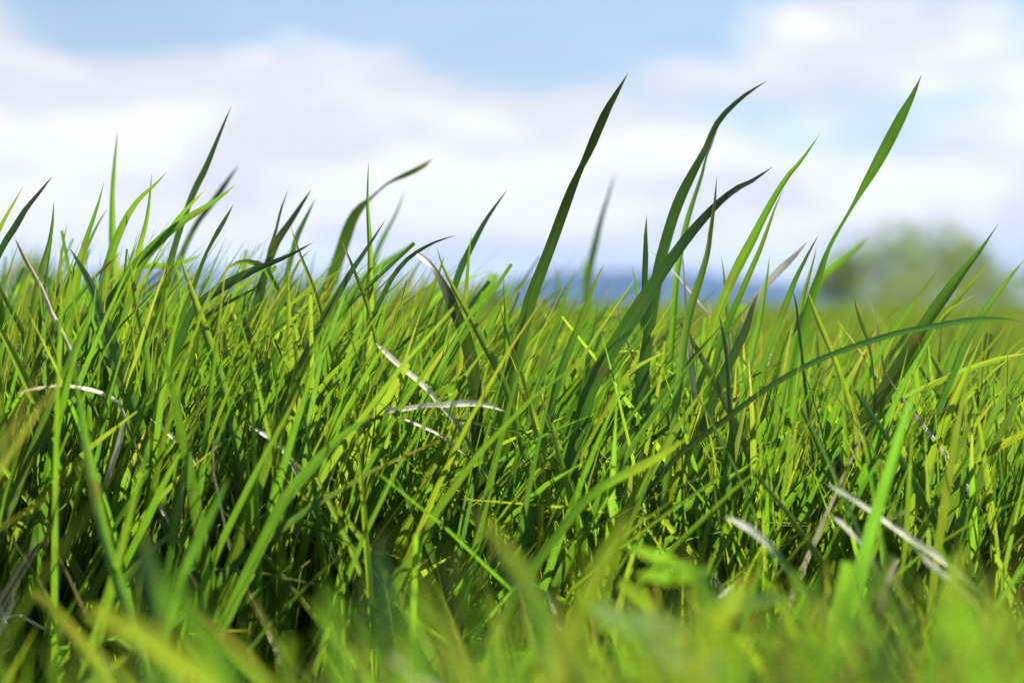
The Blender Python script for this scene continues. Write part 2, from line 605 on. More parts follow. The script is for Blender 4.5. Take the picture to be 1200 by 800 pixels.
    # origin at the root
    o = mesh_obj(name, V - Rt, F, mat or (MAT_STRAW if tone in "svt" else MAT_THICK if tone == "k" else MAT_GRASS), uv=uv, tint=tint)
    o.location = Rt
    tag(o, label, cat, group)
    HB.append(o)
    return o


# ------------------------------------------------------------------ single blades of grass that the photograph lets one pick out
GG = "single blades of grass that stand out from the sward"
SG = "dry straws lying through the grass"


def G(label, pts, W, dd=0.0, tone="g", tone2=None, **kw):
    return blade("grass_blade", label, "grass blade", GG, pts, W, dd, tone, tone2, **kw)


def S(label, pts, W, dd=0.0, tone="s", tone2=None, **kw):
    kw.setdefault("taper", 40)
    kw.setdefault("fold", 0.5)
    sg = 1 if pts[-1][0] >= pts[0][0] else -1      # the upper side of the straw catches the sun
    kw["tw"] = (55 * sg, 66 * sg, 60 * sg)
    return blade("dry_straw", label, "straw", SG, pts, W * 0.75, dd, tone, tone2, **kw)


# --- centre and right: the tall ones against the sky
G("tallest grass blade, dark green, twisted once halfway, tip highest against the clouds",
  [(736, 86), (724, 106), (712, 126), (702, 146), (692, 168), (682, 190), (671, 214), (660, 245), (648, 280), (635, 315), (622, 350), (612, 390), (604, 430), (598, 470)],
  17, 0, "k", "d", tw=(35, 48, 62, 20, 8, 5, 5), prof=[(0, 0), (30, .42), (60, .68), (95, .72), (118, .60), (128, .52), (150, .7), (230, .9), (300, 1), (900, 1)], fold=.25, lean=.05)
G("tall dark blade with its tip bent over toward the twisted green blade",
  [(899, 95), (885, 104), (870, 115), (856, 128), (845, 140), (836, 156), (828, 175), (815, 200), (800, 230), (790, 255), (782, 280), (775, 305), (768, 340), (762, 380)],
  15, .03, "k", "d", tw=(-50, -55, -40, -20, -15), prof=[(0, 0), (25, .32), (70, .5), (100, .5), (160, .85), (220, 1), (900, 1)], lean=.1)
G("narrow grey green blade running close along the bent-tipped dark blade",
  [(842, 146), (836, 165), (828, 184), (822, 208), (813, 235), (805, 262), (798, 295), (793, 330), (790, 370)], 9, .06, "b", "g", tw=(30, 20), taper=160)
G("broad dark blade leaning far over, its thin wavy tip below the bent tip",
  [(905, 196), (895, 203), (885, 211), (870, 218), (855, 228), (838, 243), (822, 260), (805, 280), (790, 300), (772, 325), (752, 355), (735, 382), (718, 408), (703, 432), (690, 460), (682, 490)],
  21, -.02, "k", "d", tw=(-50, -45, -30, -8, 0, 0), prof=[(0, 0), (16, .16), (45, .36), (90, .5), (150, .68), (220, .95), (260, 1), (900, 1)], fold=.22, lean=0)
G("long bright blade with a dark left edge and a needle tip, leaning right",
  [(961, 157), (950, 173), (938, 190), (925, 205), (912, 225), (898, 250), (882, 282), (868, 308), (855, 335), (845, 360), (835, 390), (825, 430)], 13, 0, "g", "y", tw=(-15, -25, -20), fold=.6, taper=170)
G("shorter bright blade hugging the right side of the needle-tipped blade",
  [(918, 222), (908, 245), (900, 268), (890, 295), (878, 322), (868, 345), (855, 375), (845, 402), (836, 435)], 9, .02, "y", "g", tw=(20, 10), taper=120)
G("tall twisted green blade with a broad top and pinched stalk, in front of the trees",
  [(1080, 88), (1070, 110), (1058, 132), (1046, 155), (1034, 178), (1022, 200), (1010, 220), (1000, 238), (988, 258), (975, 280), (965, 300), (958, 320), (950, 345), (943, 370), (935, 410), (930, 450)],
  17, .02, "g", "g", tw=(12, 10, 15, 62, 60, 30, 10), prof=[(0, 0), (25, .4), (60, .82), (95, 1), (120, .95), (150, .68), (178, .36), (205, .3), (240, .42), (280, .75), (340, .9), (900, .9)], fold=.35, lean=.1)
G("slender bright blade standing upright in front of the broad leaning blade",
  [(840, 207), (838, 235), (834, 265), (830, 295), (822, 325), (812, 355), (805, 385), (800, 420)], 11, -.03, "y", "g", tw=(25, 15), taper=150)
G("short nearly black blade standing upright against the clouds above the blue ridge",
  [(758, 252), (757, 275), (757, 300), (756, 330), (757, 370)], 8, .03, "k", "k", tw=(-35, -25), taper=50)
G("thin dark blade just left of the nearly black upright blade",
  [(740, 308), (744, 325), (747, 345), (752, 372), (756, 400)], 6, .04, "b", "g", tw=(-30, -20), taper=60)
G("blurred grey green blade standing behind the tallest blade",
  [(721, 203), (713, 232), (706, 255), (699, 285), (692, 315), (688, 345), (684, 390)], 9, .36, "k", "d", tw=(-50, -40), taper=90)
G("bright yellow green blade with a dark tip in front of the blue ridge",
  [(709, 308), (700, 325), (690, 350), (678, 380), (668, 405), (655, 440), (648, 470)], 11, -.01, "y", "g", tw=(10, 20), taper=110)
G("upright bright blade left of the foot of the tallest blade",
  [(590, 320), (591, 345), (593, 375), (593, 410), (592, 440), (588, 480)], 9, .02, "g", "y", tw=(10, 10), taper=120, fold=.6)
G("straight green blade right of the foot of the tallest blade",
  [(673, 318), (665, 340), (658, 365), (648, 395), (638, 430), (628, 470)], 11, .03, "g", "g", tw=(-20, -20), taper=120)
G("pale thin blade leaning left across the foot of the tallest blade",
  [(586, 358), (592, 385), (600, 410), (608, 430), (615, 455), (622, 485)], 6, -.02, "g", "y", tw=(30, 30), taper=60)
G("thin grey tip poking out left of the tallest blade over the olive bush",
  [(570, 322), (560, 335), (551, 348), (543, 365)], 4, .10, "b", tw=(40, 40), taper=40)
G("soft blurred blade against the ridge nearest the tallest blade", [(653, 308), (654, 340), (656, 380), (656, 410)], 9, .45, "g", tw=(20, 10), taper=60)
G("soft blurred broad blade against the ridge below the blurred grey one", [(684, 298), (686, 330), (689, 365), (690, 400)], 12, .45, "g", tw=(10, 10), taper=60)
G("plain green blade between the yellow green blade and the broad leaning blade", [(703, 345), (698, 370), (692, 400), (688, 432)], 8, .03, "g", tw=(15, 10), taper=90)
S("thin pale straw with a curled tip left of the broad leaning blade", [(713, 347), (719, 356), (724, 372), (728, 388), (738, 412), (746, 440)], 4, .02, "v", "t")
G("dark double-tipped blade rising right of the bush on the horizon", [(595, 222), (582, 240), (570, 258), (560, 276), (552, 292), (543, 310), (533, 338), (525, 370)], 10, .05, "k", "d", tw=(-40, -30), taper=100)
G("thin upright green blade in front of the dark blade above the olive bush", [(553, 272), (550, 295), (548, 320), (546, 345), (543, 372), (540, 410)], 8, 0, "d", "y", tw=(-30, 10), taper=110)
G("long arching dark blade with a fine tip pointing right below the clouds", [(535, 276), (515, 282), (495, 292), (478, 304), (464, 320), (455, 335), (440, 366), (428, 400)], 7, 0, "k", "d", tw=(-40, -25), taper=80)
G("broad dark ribbed blade folded over, hanging down to the lying straw", [(482, 293), (495, 303), (508, 316), (518, 333), (527, 352), (537, 374), (547, 397), (554, 425), (558, 460), (560, 500), (562, 540)],
  18, -.01, "k", "k", tw=(50, 45, -20, -25, -20), prof=[(0, 0), (12, .4), (28, .5), (42, .35), (70, .7), (120, 1), (900, 1)], fold=.3)
G("bright blade leaning left beside the broad dark ribbed blade", [(512, 289), (518, 310), (528, 331), (541, 355), (555, 380), (568, 405), (582, 432), (592, 455), (600, 482)], 10, -.02, "y", "g", tw=(15, 25), taper=130)
G("short bright blade with a dark tip above the broad dark ribbed blade", [(521, 299), (515, 318), (508, 335), (500, 355), (488, 380), (478, 410)], 10, 0, "y", "g", tw=(20, 10), taper=70)
G("upright two-toned blade, left half dark, with a needle tip in the clouds", [(432, 190), (431, 215), (431, 245), (433, 275), (434, 305), (434, 340), (433, 380), (430, 420)], 10, 0, "g", "y", tw=(5, 10), taper=170, fold=.9)
G("broad blurred dark blade whose thin tip is bent over sideways", [(507, 186), (494, 195), (480, 202), (455, 214), (436, 230), (421, 243), (411, 260), (402, 288), (392, 318), (382, 345), (372, 380)],
  17, .17, "k", "d", tw=(55, 60, 80, 30, -15, -15, -10), prof=[(0, 0), (12, .32), (35, .4), (60, .15), (85, .2), (108, .65), (140, 1), (900, 1)], fold=.2)
G("blurred thin grey blade leaning right behind the two-toned upright blade", [(475, 222), (464, 250), (452, 272), (441, 295), (432, 322), (424, 360)], 6, .24, "b", tw=(45, 40), taper=70)
G("dark blade with a split tip leaning right across the two-toned blade", [(452, 257), (440, 275), (425, 297), (408, 322), (393, 348), (380, 370), (364, 402)], 11, -.01, "k", "d", tw=(-35, -25), taper=120)
G("thin bright blade leaning left at the broad blurred dark blade", [(400, 281), (408, 300), (418, 325), (428, 350), (436, 380)], 6, -.01, "y", tw=(20, 20), taper=70)
G("short dark-tipped blade right of the split-tipped blade", [(448, 298), (435, 315), (420, 337), (402, 365), (392, 395)], 7, 0, "d", "g", tw=(-30, -20), taper=70)
G("wide blurred green blade lying low behind the arching dark blade", [(486, 284), (466, 298), (450, 309), (434, 321), (418, 338), (408, 370)], 12, .26, "g", tw=(20, 15), taper=60)
# --- right of the middle
G("thin dark blade beside the needle-tipped blade's foot", [(845, 300), (848, 318), (850, 340), (853, 372)], 5, .02, "b", tw=(20, 10), taper=45)
G("green blade just right of the pale dead blade in front of the ridge", [(902, 300), (899, 325), (895, 350), (890, 380), (884, 405)], 9, .02, "g", tw=(15, 10), taper=90)
G("dark brown green blade under the pale dead blade", [(890, 341), (881, 360), (873, 385), (860, 412), (845, 442), (832, 475)], 11, -.01, "k", "d", tw=(-45, -40), taper=60)
G("grey green blade with a blunt tip in front of the dark brown green blade", [(842, 366), (848, 390), (853, 420), (855, 460), (858, 492), (860, 540)], 7, -.04, "b", "d", tw=(35, 35), taper=50)
G("dark-tipped blade with a twin beside it, left of the pinched stalk", [(959, 276), (950, 292), (942, 308), (932, 328), (922, 355), (912, 380), (900, 412)], 9, 0, "d", "g", tw=(-30, -15), taper=90)
G("short bright twin right of the dark-tipped blade", [(957, 289), (954, 303), (949, 322), (942, 347), (936, 375)], 7, 0, "y", "g", tw=(20, 10), taper=70)
G("yellow blade bending down to the right from the pinched stalk", [(946, 340), (951, 355), (957, 372), (966, 393), (975, 415), (985, 442)], 8, -.02, "y", "y", tw=(10, 10), taper=40)
G("small pale curled tip left of the pinched stalk", [(927, 338), (931, 346), (934, 358), (936, 375)], 5, -.02, "b", tw=(40, 40), taper=40)
G("blurred dark blade leaning right in front of the trees", [(1020, 276), (1002, 291), (986, 304), (970, 316), (957, 331), (946, 355)], 13, .28, "g", tw=(15, 20), taper=60)
G("short upright bright blade below the trees", [(1000, 344), (1005, 365), (1012, 385), (1018, 407), (1022, 435)], 7, 0, "y", tw=(25, 20), taper=60)
S("thin grey straw standing below the trees", [(1014, 332), (1019, 352), (1025, 378), (1030, 402), (1034, 430)], 4, .03, "v", "t")
G("bright straight blade leaning right below the trees", [(1100, 314), (1086, 335), (1071, 355), (1056, 377), (1041, 397), (1026, 422)], 9, 0, "y", "g", tw=(15, 15), taper=110)
G("long sharp blade with a dark tip leaning right, dark below the arching blade", [(1170, 262), (1158, 280), (1145, 298), (1130, 316), (1115, 336), (1100, 357), (1085, 379), (1070, 404), (1054, 430), (1035, 460), (1016, 490)], 16, 0, "g", "k", tw=(-10, -15, -45), prof=[(0, 0), (30, .22), (55, .45), (100, .85), (140, 1), (900, 1)], fold=.4)
G("bright slim blade beside the long sharp dark-tipped blade", [(1161, 307), (1146, 324), (1131, 340), (1116, 358), (1101, 376), (1082, 404), (1060, 434)], 8, .01, "y", "d", tw=(10, -30), taper=80)
G("small light blade forking off the bright slim blade", [(1143, 345), (1127, 354), (1112, 363), (1100, 375), (1092, 390)], 6, 0, "y", tw=(30, 30), taper=50)
G("bright yellow green blade at the right edge with a curled tip", [(1201, 304), (1186, 321), (1171, 341), (1156, 361), (1146, 376), (1131, 402), (1120, 428)], 11, -.01, "y", "g", tw=(15, 20), taper=90)
G("long dark blade arching sideways across the right half of the grass", [(1203, 379), (1185, 375), (1165, 374), (1140, 375), (1110, 380), (1080, 385), (1050, 391), (1020, 400), (990, 410), (960, 422), (930, 437), (900, 455), (870, 476), (842, 498), (812, 520), (785, 545)],
  8, -.06, "b", "k", tw=(15, 10), taper=60, lean=0, mat=MAT_THICK, fold=.5)
G("bright blade lying almost level at the right edge below the arching dark blade", [(1203, 414), (1180, 418), (1160, 423), (1140, 430), (1120, 437), (1100, 446), (1070, 459), (1052, 472), (1040, 495)], 8, 0, "y", "g", tw=(30, 25), taper=40)
S("green stem turning to white straw, slanting down from the arching dark blade", [(1035, 430), (1050, 455), (1070, 480), (1090, 505), (1105, 525), (1120, 546), (1136, 570), (1152, 598)], 9, -.02, "t", "s", taper=90)
G("light blade slanting in from the right edge above the white straw", [(1203, 468), (1186, 480), (1170, 495), (1155, 511), (1144, 527), (1128, 555)], 7, 0, "y", "g", tw=(20, 20), taper=60)
G("upright bright green blade left of the slanting white straw", [(998, 436), (1000, 470), (1004, 502), (1006, 540), (1009, 585)], 8, -.03, "o", "y", tw=(-15, -10), taper=80)
G("bright blade forking right from the upright blade by the slanting straw", [(1005, 492), (1014, 515), (1020, 540), (1025, 572)], 10, -.07, "y", "g", tw=(15, 15), taper=50)
G("short yellow blade pointing right under the broad leaning blade", [(779, 413), (765, 419), (748, 428), (733, 440), (722, 458)], 6, -.02, "y", tw=(30, 30), taper=40)
# --- left clump
G("short bright blade with a dark tip at the very left edge", [(28, 217), (20, 232), (11, 247), (0, 268), (-12, 296), (-20, 330)], 8, 0, "y", "g", tw=(-20, 0), taper=80)
G("broad dark blade leaning right near the left edge, next to the soft green bush", [(62, 206), (46, 227), (31, 246), (19, 267), (8, 284), (-2, 304), (-14, 335)], 11, 0, "k", "d", tw=(-40, -40), taper=70)
G("bright sickle-shaped blade with a dark tip, third along from the left edge", [(63, 236), (62, 258), (58, 284), (50, 312), (43, 340), (38, 375)], 9, 0, "g", "y", tw=(-5, 10), taper=90)
G("thin dark blurred blade between the sickle blade and the dark-tipped one", [(79, 260), (75, 285), (71, 315), (68, 350)], 6, .06, "b", tw=(-45, -45), taper=50)
G("bright blade with a nearly black tip left of the tall upright blade", [(122, 213), (115, 238), (107, 262), (98, 288), (91, 320), (84, 362)], 11, 0, "g", "y", tw=(-30, 5), taper=120)
G("softer blade close behind the black-tipped blade", [(126, 244), (115, 263), (106, 282), (98, 302), (89, 342)], 8, .07, "g", tw=(-30, -15), taper=70)
G("tall upright blade with a dark left half, tallest of the left-hand pair", [(138, 153), (135, 190), (133, 225), (133, 262), (134, 300), (135, 345)], 11, .09, "g", "g", tw=(-10, -5), taper=130, fold=.8)
G("arching bright blade with a dark notch near its tip", [(196, 201), (182, 216), (167, 229), (152, 248), (140, 272), (130, 298), (122, 330), (112, 372)], 10, 0, "y", "g", tw=(25, 20), taper=90)
G("upright two-toned blade crossed by the notched arching blade", [(178, 203), (176, 230), (172, 260), (165, 286), (158, 315), (152, 352)], 10, .01, "g", "y", tw=(-15, 0), taper=130, fold=.8)
G("long grey green blade leaning left, pale above and bright below, in the left clump", [(81, 290), (92, 308), (103, 328), (112, 350), (121, 380), (132, 415), (142, 442), (152, 465), (165, 505)], 16, -.03, "b", "g", tw=(45, 40, 15), taper=110)
G("bright blade with a thin tip leaning left in the middle of the left clump", [(150, 295), (155, 325), (160, 355), (168, 390), (173, 432)], 9, -.01, "y", "g", tw=(15, 15), taper=80)
S("yellowed straw slanting down through the blades at the left edge", [(17, 278), (26, 295), (36, 313), (50, 338), (60, 362), (72, 385), (82, 405), (92, 430), (102, 455)], 6, -.03, "t", "s", taper=25)
G("dark shaded blade leaning right over the yellowed straw", [(96, 342), (80, 362), (66, 383), (52, 408), (42, 440)], 6, -.03, "d", tw=(-45, -45), taper=60)
G("small bright blade leaning left below the yellowed straw", [(54, 380), (61, 403), (71, 433), (81, 465)], 7, -.04, "y", "g", tw=(20, 25), taper=60)
G("narrow blade leaning right under the notched arching blade", [(143, 295), (124, 312), (109, 328), (91, 350), (78, 378)], 6, 0, "d", "g", tw=(-30, -25), taper=60)
G("tall dark blade with its tip highest in the left clump", [(271, 125), (262, 147), (251, 175), (241, 200), (230, 222), (219, 250), (206, 290), (196, 332)], 10, .05, "k", "d", tw=(-35, -35), taper=90)
G("bright green blade joining the foot of the tall dark blade", [(242, 221), (228, 235), (212, 252), (198, 272), (183, 290), (166, 312), (155, 345)], 9, 0, "g", "d", tw=(15, -25), taper=80)
G("blurred grey blade behind, leaning right beside the tall dark blade", [(280, 193), (268, 212), (256, 230), (245, 245), (232, 262), (220, 285), (209, 315)], 9, .2, "k", "d", tw=(-45, -40), taper=40)
G("broad bright blade sweeping right with an upturned tip below the blurred grey one", [(275, 217), (262, 228), (248, 238), (235, 246), (218, 256), (200, 270), (183, 285), (165, 303), (150, 322)], 11, 0, "g", "d", tw=(20, 10, -20), taper=80)
G("slim blade with a dark spearhead tip over the pale hill", [(274, 239), (264, 258), (254, 275), (243, 295), (235, 315), (222, 350), (205, 388), (190, 425)], 8, -.01, "k", "g", tw=(-25, -10), prof=[(0, 0), (20, .7), (38, .9), (58, .6), (100, .8), (160, 1), (900, 1)])
G("thin bent dark blade, leftmost of the dark trio", [(338, 222), (330, 245), (324, 270), (317, 295), (312, 322), (306, 362)], 8, .06, "k", tw=(-45, -40), prof=[(0, 0), (25, .45), (50, .5), (80, .9), (900, 1)])
G("dark green blade, middle and widest of the dark trio", [(365, 222), (352, 243), (340, 262), (327, 281), (318, 302), (305, 342)], 11, .07, "k", "d", tw=(-30, -30), taper=60)
G("soft grey green blade, rightmost of the dark trio", [(370, 232), (358, 255), (348, 275), (342, 295), (335, 322), (330, 350)], 8, .11, "d", tw=(-35, -35), taper=50)
G("thin bright blade leaning left in front of the dark trio", [(340, 264), (350, 293), (360, 318), (370, 345), (377, 372), (386, 410)], 6, -.01, "y", tw=(20, 20), taper=80)
G("long dark blade lying nearly level, its tip pointing right under the dark trio", [(367, 284), (350, 294), (330, 304), (310, 312), (290, 321), (265, 335), (240, 352), (224, 370), (212, 400)], 13, -.02, "k", "d", tw=(-30, -25, -40), taper=110)
G("curved thin dark blade below the nearly level dark blade", [(366, 291), (353, 303), (345, 318), (335, 342), (325, 370), (316, 405)], 5, 0, "d", tw=(-30, -30), taper=50)
G("broad bright blade leaning left below the slim spear-tipped blade", [(210, 297), (218, 322), (228, 350), (240, 385), (250, 415), (258, 442), (266, 472)], 12, -.03, "y", "g", tw=(10, 10), taper=90, fold=.5)
G("pale upright blade left of the broad bright left-leaning blade", [(196, 300), (195, 330), (192, 365), (188, 400), (183, 440)], 6, -.02, "g", "y", tw=(30, 20), taper=80)
G("dark shaded blade under the long level dark blade", [(306, 334), (290, 342), (270, 352), (251, 363), (238, 376), (228, 405)], 7, 0, "d", tw=(-40, -40), taper=60)
G("bright spear-shaped blade in the hollow right of the left clump", [(318, 370), (317, 395), (313, 428), (305, 458)], 10, -.02, "y", "g", tw=(10, 10), taper=90)
G("wide bright yellow green blade standing upright right of the spear-shaped one", [(338, 315), (338, 350), (339, 390), (341, 432), (342, 470)], 11, -.01, "y", "y", tw=(10, 5), taper=110)
G("blurred blade lying level behind the tall dark blade's foot", [(238, 297), (222, 304), (195, 310), (165, 311), (140, 322)], 8, .12, "g", tw=(30, 30), taper=40)
G("small arched blade behind the long level dark blade", [(262, 322), (268, 313), (280, 307), (295, 307), (310, 313), (320, 330)], 8, .05, "y", "g", tw=(20, 20), taper=40)
# --- straws and dead blades
S("white straw lying level across the foot of the broad dark ribbed blade", [(592, 482), (580, 478), (565, 475), (545, 475), (525, 477), (505, 477), (485, 480), (465, 483), (445, 486), (430, 500)], 10, -.05, "s", "s", tw=(30, 40), taper=30)
S("white straw slanting down to the level straw", [(440, 402), (452, 416), (466, 429), (482, 442), (498, 456), (515, 475), (530, 492), (544, 514)], 8, -.045, "s", "s", taper=20)
S("thin white straw under the level straw", [(463, 487), (480, 494), (500, 503), (515, 510), (530, 522), (548, 536)], 4, -.04, "s", "s", taper=25)
S("pale stiff stalk standing upright between the slender bright blade and the leaning blade", [(799, 303), (801, 330), (802, 355), (803, 380), (805, 412), (808, 440), (813, 482)], 11, -.02, "v", "v", prof=[(0, .35), (60, .45), (100, .6), (130, 1), (900, 1)], tw=(20, 20), notip=True)
S("pale dead blade with a grey tip slanting in front of the blue ridge", [(947, 282), (938, 294), (926, 308), (911, 324), (896, 341), (882, 364), (870, 392)], 11, .07, "v", "s", taper=50)
S("thin white straw crossing behind the pale stiff stalk", [(760, 294), (775, 305), (790, 320), (810, 345), (826, 364), (838, 378)], 4, .04, "s", "s", taper=20)
S("thin arched straw lying over the shaded left clump", [(20, 461), (35, 455), (52, 452), (70, 450), (93, 452), (110, 456), (128, 463), (141, 472), (148, 492)], 5, -.06, "t", "s", taper=20)
S("short white straw in the dark hollow of the left clump", [(176, 490), (190, 502), (205, 517), (220, 533), (233, 549)], 5, -.04, "s", taper=15)
S("pale dead blade curving down right of the left clump's hollow", [(292, 498), (305, 507), (318, 516), (330, 527), (342, 545), (352, 566)], 8, -.07, "v", "s", taper=30)
S("wide silver grey dead blade in the shaded left clump", [(148, 488), (142, 505), (136, 525), (129, 548), (121, 575)], 15, -.06, "v", "v", taper=30, fold=.15)
S("knobbly white straw low in the dark left clump", [(176, 578), (185, 592), (194, 608), (203, 622), (209, 636)], 5, -.05, "s", taper=10)
# --- soft foreground
G("soft foreground blade leaning left through the left clump", [(84, 420), (92, 465), (101, 520), (110, 570), (122, 625), (136, 675), (150, 715)], 15, -.17, "g", "g", tw=(15, 10), taper=140)
G("blurred yellowing blade with a brown tip at the bottom left", [(102, 716), (140, 732), (180, 755), (220, 783), (262, 812)], 34, -.42, "y", "y", tw=(-25, -20), taper=25)
G("blurred grey green blade standing above the yellowing blade", [(168, 622), (174, 665), (184, 715), (192, 765), (196, 805)], 22, -.36, "b", "g", tw=(30, 20), taper=40)
G("blurred olive blade slanting into the bottom left corner", [(36, 690), (62, 712), (98, 755), (132, 805)], 17, -.3, "o", "y", tw=(-20, -15), taper=30)
G("soft bright blade leaning right in front of the slanting white straw", [(438, 486), (412, 502), (388, 522), (362, 550), (335, 582), (315, 620)], 15, -.12, "g", "g", tw=(10, 5), taper=90)
G("blurred yellow green blade, left arm of a wide fork at the bottom centre", [(556, 598), (585, 640), (612, 690), (632, 742), (648, 805)], 27, -.4, "y", "g", tw=(20, 15), taper=60)
G("blurred yellow green blade, right arm of the wide fork at the bottom centre", [(742, 596), (720, 640), (694, 692), (674, 745), (662, 805)], 25, -.38, "y", "y", tw=(20, 15), taper=60)
G("soft bright blade reaching right below the broad leaning blade", [(806, 512), (785, 528), (755, 546), (722, 562), (694, 580), (670, 606)], 13, -.13, "y", "g", tw=(25, 20), taper=60)
S("blurred silver dead blade below the arching dark blade", [(850, 606), (868, 616), (892, 634), (912, 655)], 13, -.18, "v", "v", tw=(35, 35), taper=40)
S("soft pale straw slanting toward the white bent straw at the right", [(968, 566), (990, 580), (1015, 598), (1040, 616), (1066, 638)], 9, -.14, "v", "s", taper=25)
S("thick white bent straw, the brightest at the lower right", [(1040, 612), (1062, 630), (1085, 646), (1110, 664), (1132, 682), (1146, 696)], 11, -.16, "s", "s", tw=(30, 30), taper=20)
S("second white straw close beside the thick bent one", [(1078, 648), (1098, 664), (1118, 680), (1138, 702)], 9, -.2, "s", "v", tw=(30, 30), taper=15)
S("soft pale straw left of the white bent straw", [(976, 606), (992, 622), (1008, 640), (1024, 664)], 9, -.15, "s", "v", taper=15)
S("blurred white dead tip sticking up from the lower right grass", [(1052, 654), (1046, 670), (1040, 690), (1034, 716)], 13, -.2, "v", "t", taper=14)
G("blurred grey green blade standing at the bottom, left of the wide fork", [(448, 620), (446, 660), (450, 705), (455, 750), (458, 805)], 24, -.38, "b", "g", tw=(30, 25), taper=50)
G("blurred broad bright blade at the bottom right corner", [(1128, 640), (1120, 680), (1108, 725), (1100, 770), (1096, 810)], 28, -.4, "y", "g", tw=(15, 15), taper=60)
G("blurred bright blade leaning right under the silver dead blade", [(880, 668), (858, 700), (835, 738), (818, 775), (806, 812)], 28, -.42, "y", "y", tw=(15, 10), taper=60)
G("blurred green blade leaning left beside the silver dead blade", [(800, 640), (822, 680), (845, 725), (862, 770), (872, 812)], 24, -.4, "g", "y", tw=(15, 15), taper=60)
G("soft green blade leaning right at the bottom of the left clump", [(268, 560), (248, 600), (228, 640), (210, 685), (198, 730)], 13, -.2, "g", "g", tw=(15, 10), taper=60)


# ------------------------------------------------------------------ the sward itself: one mass of blades
def sward(n, xr, yr, keep, seed, segs, cols, hfun, wid, lean_mu=0.25, lean_sd=0.22, straw=0.05, clump=0.6, clump_r=0.035, per=14):
    """n blades rooted in xr x yr (keep(x, y) in 0..1 thins them). hfun(x, y, r) gives the height each may reach."""
    r = np.random.default_rng(seed)
    nc = max(1, n // per)
    cx, cy = r.uniform(*xr, nc), r.uniform(*yr, nc)
    which = r.integers(0, nc, n)
    inc = r.random(n) < clump
    ang, rad = r.uniform(0, 2 * np.pi, n), np.abs(r.normal(0, clump_r, n))
    x = np.where(inc, cx[which] + rad * np.cos(ang), r.uniform(*xr, n))
    y = np.where(inc, cy[which] + rad * np.sin(ang), r.uniform(*yr, n))
    ok = r.random(n) < keep(x, y)
    x, y, ang, inc, which = x[ok], y[ok], ang[ok], inc[ok], which[ok]
    n = len(x)
    H = hfun(x, y, r)
    ok = H > 0.02
    x, y, ang, inc, which, H = x[ok], y[ok], ang[ok], inc[ok], which[ok], H[ok]
    n = len(x)
    # lean: tufts fan outwards, everything leans with the breeze to +x
    lx = np.where(inc, np.cos(ang) * 0.20, 0) + r.normal(lean_mu, lean_sd, n)
    ly = np.where(inc, np.sin(ang) * 0.20, 0) + r.normal(0.0, 0.17, n)
    th0 = np.hypot(lx, ly)
    a = np.arctan2(ly, lx)
    isdry = r.random(n) < straw
    th0 = np.where(isdry, th0 + r.uniform(0.1, 0.9, n), th0)
    bend = r.gamma(1.4, 0.13, n) * r.choice([1, 1, 1, 1.0, -0.3], n)
    s = np.linspace(0, 1, segs + 1)
    th = th0[:, None] * (0.35 + 0.65 * s) + bend[:, None] * s[None, :] ** 2
    kink = r.random(n) < 0.07
    ks = r.uniform(0.35, 0.85, n)
    th = th + np.where(kink, r.uniform(0.4, 1.5, n), 0)[:, None] * (s[None, :] > ks[:, None])
    th = np.clip(th, -1.2, 2.4)
    ds = 1.0 / segs
    cx_, cz_ = np.sin(th), np.cos(th)
    X = np.concatenate([np.zeros((n, 1)), np.cumsum((cx_[:, 1:] + cx_[:, :-1]) / 2 * ds, 1)], 1)
    Z = np.concatenate([np.zeros((n, 1)), np.cumsum((cz_[:, 1:] + cz_[:, :-1]) / 2 * ds, 1)], 1)
    zmax = np.maximum(Z.max(1), 0.3)
    L = np.minimum(H / zmax, H * np.where(isdry, 0.95, 1.18))
    sway = r.normal(0, 0.035, n)[:, None] * np.sin(s[None, :] * r.uniform(2, 6, n)[:, None])
    da = a[:, None] + sway * 3
    C = np.stack([x[:, None] + L[:, None] * X * np.cos(da), y[:, None] + L[:, None] * X * np.sin(da),
                  ground_z(x, y)[:, None] - 0.004 + L[:, None] * Z], -1)
    T = np.stack([cx_ * np.cos(da), cx_ * np.sin(da), cz_], -1)
    side = np.stack([-np.sin(da), np.cos(da), np.zeros_like(da)], -1)
    nor = np.cross(side, T)
    tw = r.uniform(-1.0, 1.0, n)[:, None] + r.normal(0, 0.7, n)[:, None] * s[None, :]
    # blades show their flat to all sides
    tw = tw + np.where(r.random(n) < 0.78, np.pi / 2, 0)[:, None]
    wd = np.cos(tw)[..., None] * side + np.sin(tw)[..., None] * nor
    nd = -np.sin(tw)[..., None] * side + np.cos(tw)[..., None] * nor
    w0 = wid(x, y, r) * np.where(isdry, 0.7, 1.0)
    cut = np.where(r.random(n) < 0.09, r.uniform(1.04, 1.3, n), 1.0)[:, None]      # bitten or torn tips end blunt
    prof = (0.6 + 0.4 * np.clip(s / 0.3, 0, 1))[None, :] * np.clip((cut - s[None, :]) / 0.5, 0.0, 1) ** 0.72
    half = w0[:, None] * 0.5 * np.maximum(prof, 0.01)
    fold = r.uniform(0.1, 0.7, n)
    u = np.linspace(-1, 1, cols)
    V = (C[:, :, None, :] + wd[:, :, None, :] * (u[None, None, :, None] * half[:, :, None, None])
         + nd[:, :, None, :] * (np.abs(u)[None, None, :, None] * (fold[:, None] * half)[:, :, None, None]))
    m_ = (segs + 1) * cols
    idx = np.arange(m_).reshape(segs + 1, cols)
    f = np.stack([idx[:-1, :-1], idx[:-1, 1:], idx[1:, 1:], idx[1:, :-1]], -1).reshape(-1, 4)
    F = (f[None] + (np.arange(n) * m_)[:, None, None]).reshape(-1, 4)
    uv = np.stack(np.broadcast_arrays(((u + 1) / 2)[None, None, :], s[None, :, None], np.zeros((n, 1, 1)))[:2], -1).reshape(-1, 2)
